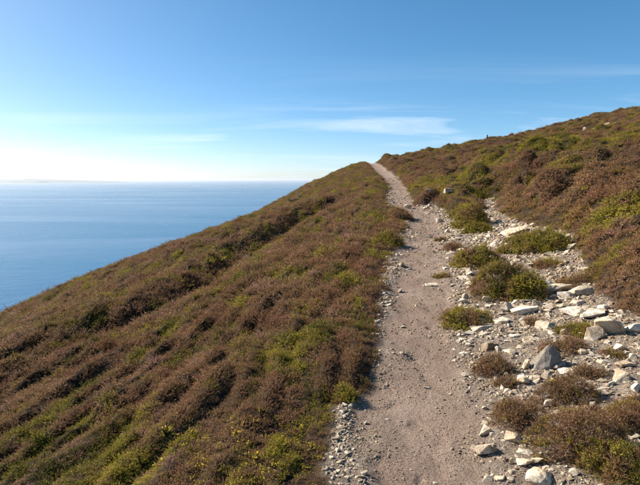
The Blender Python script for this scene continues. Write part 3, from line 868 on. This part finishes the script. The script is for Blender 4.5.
# flat ledge of bedrock, and two outcrops: each a thing of several blocks
def outcrop(name, label, cat, blocks, seed):
    root = None
    for k, (px_, py_, w, h, style, tone, turn, roll) in enumerate(blocks):
        p = cast([px_], [py_ + h * 0.35], zsurf)[0]
        dep = p[1] * math.cos(PITCH) - p[2] * math.sin(PITCH)
        wm, hm = w * dep / F, h * dep / F
        if root is None:
            root = bpy.data.objects.new(name, None); col.objects.link(root); root.location = p
            root['label'] = label; root['category'] = cat
        me = rock_mesh('block', seed + k, wm, wm * .7, max(hm * 1.2, wm * .2), style, 2)
        o = obj('block', me, root)
        v = Vector((p[0], p[1], 0)).normalized() * wm * .25
        o.location = Vector((p[0] + v.x, p[1] + v.y, p[2] - hm * (.2 if name == 'rock_ledge' else .30))) - root.location
        o.rotation_euler = (0, math.radians(roll), math.radians(turn)); o['shade'] = tone
        PLACED.append((p[0] + v.x, p[1] + v.y, wm * .45))
outcrop('rock_ledge', 'long flat ledge of pale bedrock at the foot of the heather bank', 'rock ledge',
        [(556, 290, 30, 9, 's', W, 0, -3), (580, 293, 24, 9, 's', C_, 8, -6), (567, 297, 20, 7, 's', G_, -6, -4)], 500)
outcrop('rock_outcrop', 'pale rock outcrop breaking through the heath just below the hilltop skyline', 'outcrop',
        [(598, 127.5, 9, 4, 'b', G_, 0, -8), (607, 125, 8, 4, 'b', (.60, .57, .53), 20, -12), (585, 128.5, 6, 4, 'b', G_, 0, 0)], 520)
outcrop('rock_outcrop', 'dark rock knob on the ridge edge against the sea', 'outcrop',
        [(295, 201, 11, 7, 'b', (.16, .15, .14), 0, -15), (301, 197, 8, 5, 'b', (.18, .17, .15), 20, -10)], 540)

# loose smaller stones, each its own
SMALL = [rock_mesh('loose_stone', 700 + k, 1.0, random.Random(k).uniform(.6, .9), random.Random(k + 50).uniform(.35, .6), 'bsbt'[k % 4], 0) for k in range(14)]
MARKS = [('the dark pointed rock', 541, 357), ('the large white angular block', 610, 328), ('the broad flat cream boulder', 524, 309), ('the flat rock ledge', 562, 292),
         ('the tilted white slab', 622, 377), ('the big rounded boulder', 537, 479), ('the squat white boulder', 484, 449), ('the square white block', 513, 439),
         ('the dark prostrate bush', 464, 315), ('the domed bush', 475, 256), ('the round green cushion bush', 478, 227), ('the broad dark green bush', 535, 242),
         ('the large brown topped bush', 499, 281), ('the reddish brown tuft', 493, 364), ('the lone dark brown bush', 516, 413), ('the rusty brown bush', 566, 390),
         ('the large dark heather bush', 582, 437), ('the mossy green patch', 574, 328), ('the grey rounded block', 487, 346), ('the bright white slanting slab', 513, 231),
         ('the small brown tuft by the path', 452, 246), ('the heather bank', 612, 300), ('the lone white path stone', 430, 284), ('the corner gorse bush', 622, 462)]
def where(p, size_px, tone):
    dep = p[1] * math.cos(PITCH) - p[2] * math.sin(PITCH)
    up = (p[2] * math.cos(PITCH) + p[1] * math.sin(PITCH)) / dep * F
    px_, py_ = 320 + p[0] / dep * F, 242.5 - up
    nm, mx, my = min(MARKS, key=lambda k: (k[1] - px_) ** 2 + (k[2] - py_) ** 2)
    dx, dy = px_ - mx, py_ - my
    side = ('right of' if dx > 0 else 'left of') if abs(dx) > 2.2 * abs(dy) else ('below' if dy > 0 else 'above') if abs(dy) > 2.2 * abs(dx) else \
        ('below and right of' if dx > 0 else 'below and left of') if dy > 0 else ('above and right of' if dx > 0 else 'above and left of')
    far = 'close ' if math.hypot(dx, dy) < 22 else 'a little way '
    big = 'tiny' if size_px < 5 else 'small' if size_px < 7.5 else 'larger'
    col_ = 'white' if tone is W else 'cream' if tone is C_ else 'grey'
    return '%s %s loose stone %s%s %s' % (big, col_, far, side, nm)
USED = set()
def loose(n, sampler, smin, smax, label, group, tones):
    cnt = 0; tries = 0
    r = random.Random(hash(group) % 1000 if False else len(group) * 7 + n)
    c_ = np.array([sampler(r) for _ in range(n * 9)])
    PP = cast(c_[:, 0], c_[:, 1], zsurf); SD, TR = look(PP[:, 0], PP[:, 1], 'sd', 'tr')
    for p, sd, tr in zip(PP, SD, TR):
        if cnt >= n: break
        if sd > 0.0 or tr > 0.25: continue
        dep = p[1] * math.cos(PITCH) - p[2] * math.sin(PITCH)
        s_ = (smin + (smax - smin) * r.random() ** 1.5) * dep / F
        if any((p[0] - a) ** 2 + (p[1] - b) ** 2 < (c * 0.75 + s_ * .55) ** 2 for a, b, c in PLACED): continue
        tone = r.choice(tones)
        lab = label(s_ * F / dep, tone, p) if label else where(p, s_ * F / dep, tone)
        if not label and lab in USED: continue
        USED.add(lab)
        o = obj('loose_stone', r.choice(SMALL), label=lab, category='stone', group=group)
        o.location = (p[0], p[1], p[2] - s_ * .10); o.scale = (s_, s_, s_ * r.uniform(.5, 1.0))
        o.rotation_euler = (r.uniform(-.25, .25), r.gauss(-.28, .2), r.gauss(.25, .6) + (3.14 if False else 0)); o['shade'] = tone
        PLACED.append((p[0], p[1], s_ / 2)); cnt += 1
def s_right(r):
    while True:
        x = r.uniform(440, 640); y = r.uniform(212, 485)
        if x > 455 + max(0, (y - 300)) * 0.12 and r.random() < 0.35 + 0.65 * (y > 290): return x, y
def s_left(r):
    t = r.random(); y = 392 + 60 * t ** 1.3
    return 357 - 21 * sorted((0, (y - 392) / 30, 1))[1] + abs(r.gauss(0, 11)) - 3, y
loose(290, s_right, 4.4, 12, None, 'loose stones right of the path', [W, W, C_, C_, G_])
loose(85, s_left, 2.6, 6.0, lambda sp, tn, p: '%s %s stone in the %s part of the scree at the left path edge' % ('tiny' if sp < 3.4 else 'small' if sp < 4.6 else 'larger', 'white' if tn is W else 'cream', 'upper' if p[1] > 3.45 else 'middle' if p[1] > 3.1 else 'lower'), 'loose stones at the left path edge', [W, W, W, C_])

# gravel and grit over all the bare ground
def gravel():
    n = 260000
    th = rng.uniform(math.radians(-10), math.radians(42), n)
    rg = np.exp(np.linspace(math.log(1.5), math.log(30), 300))
    size_of = lambda r: np.clip(0.0042 * r, 0.010, 0.06)
    dens = rg / size_of(rg) ** 2
    cdf = np.concatenate([[0], np.cumsum(0.5 * (dens[1:] + dens[:-1]) * np.diff(rg))])
    n = min(n, int(2.2 * cdf[-1] * math.radians(52)))
    th = th[:n]
    r = np.interp(rng.uniform(0, cdf[-1], n), cdf, rg)
    x = r * np.sin(th); y = r * np.cos(th)
    keep = np.zeros(n, bool); tr = np.zeros(n)
    for a in range(0, n, 100000):
        sl = slice(a, a + 100000); sd, t = look(x[sl], y[sl], 'sd', 'tr'); tr[sl] = t
        patch = 0.5 + 1.1 * fbm(x[sl] / 0.5, y[sl] / 0.6, 71, 2)
        keep[sl] = (sd < 0.06) & (rng.uniform(size=len(t)) < np.clip((1 - 0.45 * t) * patch, 0.06, 1))
    x, y, r, tr = x[keep], y[keep], r[keep], tr[keep]
    z = zsurf(x, y)
    sz = size_of(r) * np.exp(rng.normal(-0.30, 0.45, len(x))) * (1 - 0.35 * tr)
    protos = [rock_mesh('pebble', 800 + k, 1.0, .8, .55, 'bsr'[k % 3], 0, M_rocki) for k in range(8)]
    rot = np.stack([rng.normal(0, .3, len(x)), rng.normal(0, .3, len(x)), rng.uniform(0, 6.28, len(x))], -1)
    instancer('gravel', protos, np.stack([x, y, z - sz * .12], -1), rot, np.stack([sz, sz, sz * rng.uniform(.7, 1.1, len(x))], -1),
              rng.integers(0, 8, len(x)), rng.uniform(size=len(x)), kind='stuff', label='loose grey and cream gravel strewn over the footpath and rubble', category='gravel')
    # paler broken chips where the bank and the left edge shed stone
    n = 60000
    th = rng.uniform(math.radians(-8), math.radians(42), n); r = np.exp(rng.uniform(math.log(1.8), math.log(22), n))
    x = r * np.sin(th); y = r * np.cos(th); sd, tr = look(x, y, 'sd', 'tr'); s = x - xp(y)
    scree = cast([353, 344, 340, 341], [402, 418, 438, 470], base)[:, :2]
    dl = np.min(np.hypot(x[:, None] - scree[None, :, 0], y[:, None] - scree[None, :, 1]), 1)
    prob = np.clip(0.50 * sstep(0.25, 0.9, s) * (0.6 + 1.5 * fbm(x / .6, y / .6, 73, 2)) + 0.75 * np.exp(-(dl / 0.14) ** 2) + 0.10 * sstep(-0.2, -0.5, s) + 0.03, 0, 1) * (1 - 0.8 * tr)
    k = (sd < 0.03) & (rng.uniform(size=n) < prob); x, y, r = x[k], y[k], r[k]
    sz = np.clip(0.0062 * r, 0.018, 0.09) * np.exp(np.clip(rng.normal(-.12, .55, len(x)), -1.2, .95))
    rot = np.stack([rng.normal(0, .3, len(x)), rng.normal(-.15, .3, len(x)), rng.uniform(0, 6.28, len(x))], -1)
    chips = [rock_mesh('chip', 830 + j, 1.0, .75, .42, 'bst'[j % 3], 0, M_chip) for j in range(8)]
    instancer('stone_chips', chips, np.stack([x, y, zsurf(x, y) - sz * .08], -1), rot, np.stack([sz, sz, sz * rng.uniform(.6, 1.1, len(x))], -1),
              rng.integers(0, 8, len(x)), rng.uniform(size=len(x)), kind='stuff', label='pale broken stone chips in the rubble and along the left path edge', category='stone chips')
    print('gravel', len(x))
gravel()

# ------------------------------------------------------------------ single bushes in the rubble
def bush(px_, py_, w, h, mixk, label, seed, squash=1.0, name='heather_bush', cat='bush', depth=0.85):
    """px_, py_: middle of the bush in the photo; mixk: shares of (heather, gorse, dry)"""
    r = np.random.default_rng(seed)
    p = BUSH_AT[seed - 60]
    dep = p[1] * math.cos(PITCH) - p[2] * math.sin(PITCH)
    R_ = w * dep / F / 2 * 0.98; H_ = max(h * dep / F * 0.72, 0.08) * squash
    Rd = min(R_ * depth, R_ * 1.0)
    v = np.array([p[0], p[1]]) / np.hypot(p[0], p[1])
    cx, cy = p[0] + v[0] * Rd * .25, p[1] + v[1] * Rd * .25
    ts = float(np.clip(0.017 * dep, 0.055, 0.18))
    ts = min(ts, R_ * 0.8)
    area = math.pi * R_ * Rd + 2.2 * (R_ + Rd) * H_
    n = int(np.clip(6.5 * area / ts ** 2, 60, 900))
    root = bpy.data.objects.new(name, None); col.objects.link(root)
    zc = float(zsurf(np.array([cx]), np.array([cy]))[0])
    root.location = (cx, cy, zc); root['label'] = label; root['category'] = cat; root['group'] = 'single bushes in the rubble right of the path' if px_ > 415 else 'bushes at the left edge of the path'
    th = r.uniform(0, 6.283, n); q = r.uniform(0, 1, n) ** 0.42
    lump = 1.02 + 0.3 * pn(np.cos(th) * 2.2 + seed, np.sin(th) * 2.2, 14) + 0.18 * np.sin(th * 2 + seed) + 0.14 * np.sin(th * 3 + 2 * seed) + 0.08 * np.sin(th * 5 + seed * .7)
    X = q * np.cos(th) * R_ * lump; Y = q * np.sin(th) * Rd * lump
    hz = np.sqrt(np.clip(1 - q ** 3.2, 0, 1)) * H_ * (0.85 + 0.35 * pn(X / (R_ * .7) + seed, Y / (R_ * .7), 5))
    gz = zsurf(cx + X, cy + Y) - zc
    layer = np.where(r.uniform(size=n) < 0.35, r.uniform(.1, .8, n), 1.0)
    Z = gz + np.clip(hz * layer * r.uniform(.85, 1.12, n) - ts * 0.75, -0.01, None)
    nr = np.stack([X / R_ ** 2, Y / Rd ** 2, 0.9 * np.clip(hz, 0.02, None) / H_ ** 2 * 0.35 + 0.4 / R_], -1); nr /= np.linalg.norm(nr, axis=1)[:, None]
    up = nr * 0.8 + np.array([0.08, 0, 0.45]) + r.normal(0, .2, (n, 3)); up /= np.linalg.norm(up, axis=1)[:, None]
    kf = pn(X / (R_ * .8) + seed * 3, Y / (R_ * .8) + 5, 9) + r.normal(0, .12, n)
    rank = np.argsort(np.argsort(kf)) / n
    c0 = mixk[0]; c1 = c0 + mixk[1]
    kind = np.where(rank < c0, 0, np.where(rank < c1, 1, 2))
    for kk, (pname, mat, lib) in enumerate((('heather_foliage', M_heather, 'bush_heather'), ('green_foliage', M_gorse, 'bush_gorse'), ('dry_foliage', M_dry, 'bush_dry'))):
        ids = np.nonzero(kind == kk)[0]
        if len(ids) < 3: continue
        VV, TT, A, B, Ct = [], [], [], [], []; nv = 0
        hue0 = r.uniform(.3, .7) + (.12 if kk == 1 else 0)
        for i in ids:
            V, T, tp, lr, fm = TUFTS[lib][r.integers(len(TUFTS[lib]))]
            z_ = Vector(up[i]); yaw = r.uniform(0, 6.283)
            M = np.array((z_.to_track_quat('Z', 'Y').to_matrix() @ Matrix.Rotation(yaw, 3, 'Z')))
            sc = ts * r.uniform(.6, 1.25) * (1.35 if r.uniform() < .15 else 1)
            VV.append((V * sc) @ M.T + np.array([X[i], Y[i], Z[i]])); TT.append(T + nv); nv += len(V)
            A.append(tp); B.append(lr); Ct.append(np.full(len(V), np.clip(hue0 + r.normal(0, .2), 0, 1)))
        me = mesh_np(pname, np.concatenate(VV), np.concatenate(TT), mat, {'tip': np.concatenate(A), 'leafrand': np.concatenate(B), 'tint': np.concatenate(Ct)})
        obj(pname, me, root)
    # woody stems fanning out from the root
    VV, QQ = [], []; nv = 0
    aa = r.uniform(0, 6.283, 26); qa = np.sqrt(r.uniform(0.05, .8, 26))
    EE = np.stack([np.cos(aa) * qa * R_, np.sin(aa) * qa * Rd, np.zeros(26)], -1)
    EE[:, 2] = zsurf(cx + EE[:, 0], cy + EE[:, 1]) - zc + H_ * np.sqrt(1 - qa ** 2) * .75
    for e in EE:
        b = np.array([e[0] * .15, e[1] * .15, -0.02])
        for t0, rad in ((0, .006), (.5, .0045), (1, .0015)):
            c = b + (e - b) * t0 + np.array([0, 0, .12 * H_ * math.sin(t0 * 3.14)])
            for k in range(4): VV.append(c + np.array([math.cos(k * 1.571) * rad, math.sin(k * 1.571) * rad, 0]))
        for lv in range(2):
            for k in range(4):
                QQ.append((nv + lv * 4 + k, nv + lv * 4 + (k + 1) % 4, nv + lv * 4 + 4 + (k + 1) % 4, nv + lv * 4 + 4 + k))
        nv += 12
    obj('woody_stems', mesh_np('woody_stems', np.array(VV), np.array(QQ), M_wood), root)

BUSHES = [
 (478, 227, 24, 17, (.10, .88, .02), 'round green cushion bush standing on the side path fork'),
 (452, 246, 17, 13, (.85, .10, .05), 'small dark brown heather tuft by the path, left of the domed bush'),
 (471, 211, 34, 28, (.35, .60, .05), 'green and brown bush between the path and the side path fork'),
 (475, 256, 42, 32, (.42, .55, .03), 'domed bush with brown top and green skirt beside the path'),
 (499, 279, 52, 54, (.60, .35, .05), 'large brown topped bush above the broad flat cream boulder'),
 (526, 286, 34, 40, (.25, .72, .03), 'bright green bush joined to the right of the large brown topped bush'),
 (535, 242, 58, 32, (.20, .76, .04), 'broad dark green bush below the dark hummock'),
 (464, 315, 48, 25, (.45, .52, .03), 'dark prostrate bush spreading flat onto the path'),
 (493, 364, 38, 25, (.45, .03, .52), 'small reddish brown heather tuft above the thin slanting slab'),
 (506, 381, 22, 14, (.60, .05, .35), 'tiny dark tuft under the thin slanting slab'),
 (516, 413, 44, 44, (.72, .03, .25), 'dark brown heather bush standing alone low in the rubble'),
 (566, 390, 48, 30, (.30, .05, .65), 'rusty brown heather bush below the dark pointed rock'),
 (582, 437, 84, 70, (.80, .10, .10), 'large dark heather bush near the bottom of the picture'),
 (622, 462, 62, 60, (.35, .60, .05), 'green gorse bush in the bottom corner beside the large dark heather'),
 (625, 415, 46, 34, (.75, .20, .05), 'grey brown heather bush at the right border above the corner gorse'),
 (574, 328, 34, 14, (.15, .75, .10), 'low mossy green heather patch left of the white blocks'),
 (562, 346, 40, 18, (.55, .05, .40), 'low brown heather patch behind the dark pointed rock'),
 (587, 371, 26, 18, (.55, .05, .40), 'small brown tuft left of the tilted white slab'),
 (440, 239, 9, 7, (.8, .2, 0), 'tiny brown sprig cluster on the path side, topmost of the small tufts'),
 (440, 276, 15, 6, (.4, .6, 0), 'tiny flat green sprig on the path above the lone white stone'),
 (400, 213, 24, 15, (.88, .07, .05), 'brown heather mound overhanging the left edge where the path bends'),
 (388, 238, 26, 20, (.12, .85, .03), 'bright green clump at the left edge of the path below the bend'),
 (577, 279, 34, 16, (.60, .10, .30), 'low brown heather patch just above the flat rock ledge'),
 (533, 322, 16, 8, (.5, .1, .4), 'tiny brown sprig among the slabs below the broad flat cream boulder'),
 (612, 354, 20, 9, (.5, .1, .4), 'tiny brown sprig below the large white angular block'),
 (637, 402, 22, 12, (.6, .2, .2), 'small brown tuft at the right border below the cream stone'),
 (545, 262, 26, 12, (.5, .4, .1), 'low brown and green sprigs in the gully below the broad green bush'),
 (345, 393, 26, 18, (.25, .70, .05), 'green clump on the left path edge above the white scree'),
]
BUSHES = [b for b in BUSHES if b[2]]
BUSH_AT = cast([b[0] for b in BUSHES], [b[1] + b[3] * .30 for b in BUSHES], zsurf)
for i, b in enumerate(BUSHES):
    if 1: bush(*b, seed=60 + i)

# ------------------------------------------------------------------ weathered post on the skyline
def post():
    p = None
    for q in cast([487.] * 54, np.arange(138, 165, .5), zsurf):
        if q[1] < 70: p = q; break
    bm = bmesh.new()
    rings = []
    for z, rad in ((-.3, .055), (.0, .055), (.15, .05), (.26, .052), (.32, .04)):
        rings.append([bm.verts.new((math.cos(k * .785) * rad * (1 + .1 * math.sin(k * 2.1 + z * 9)) + .03 * z, math.sin(k * .785) * rad, z)) for k in range(8)])
    for a, b in zip(rings, rings[1:]):
        for k in range(8): bm.faces.new((a[k], a[(k + 1) % 8], b[(k + 1) % 8], b[k]))
    bm.faces.new(rings[-1])
    me = bpy.data.meshes.new('marker_post'); bm.to_mesh(me); bm.free(); me.materials.append(M_wood)
    o = obj('marker_post', me, label='short weathered wooden post standing on the hilltop skyline', category='post'); o.location = p
post()
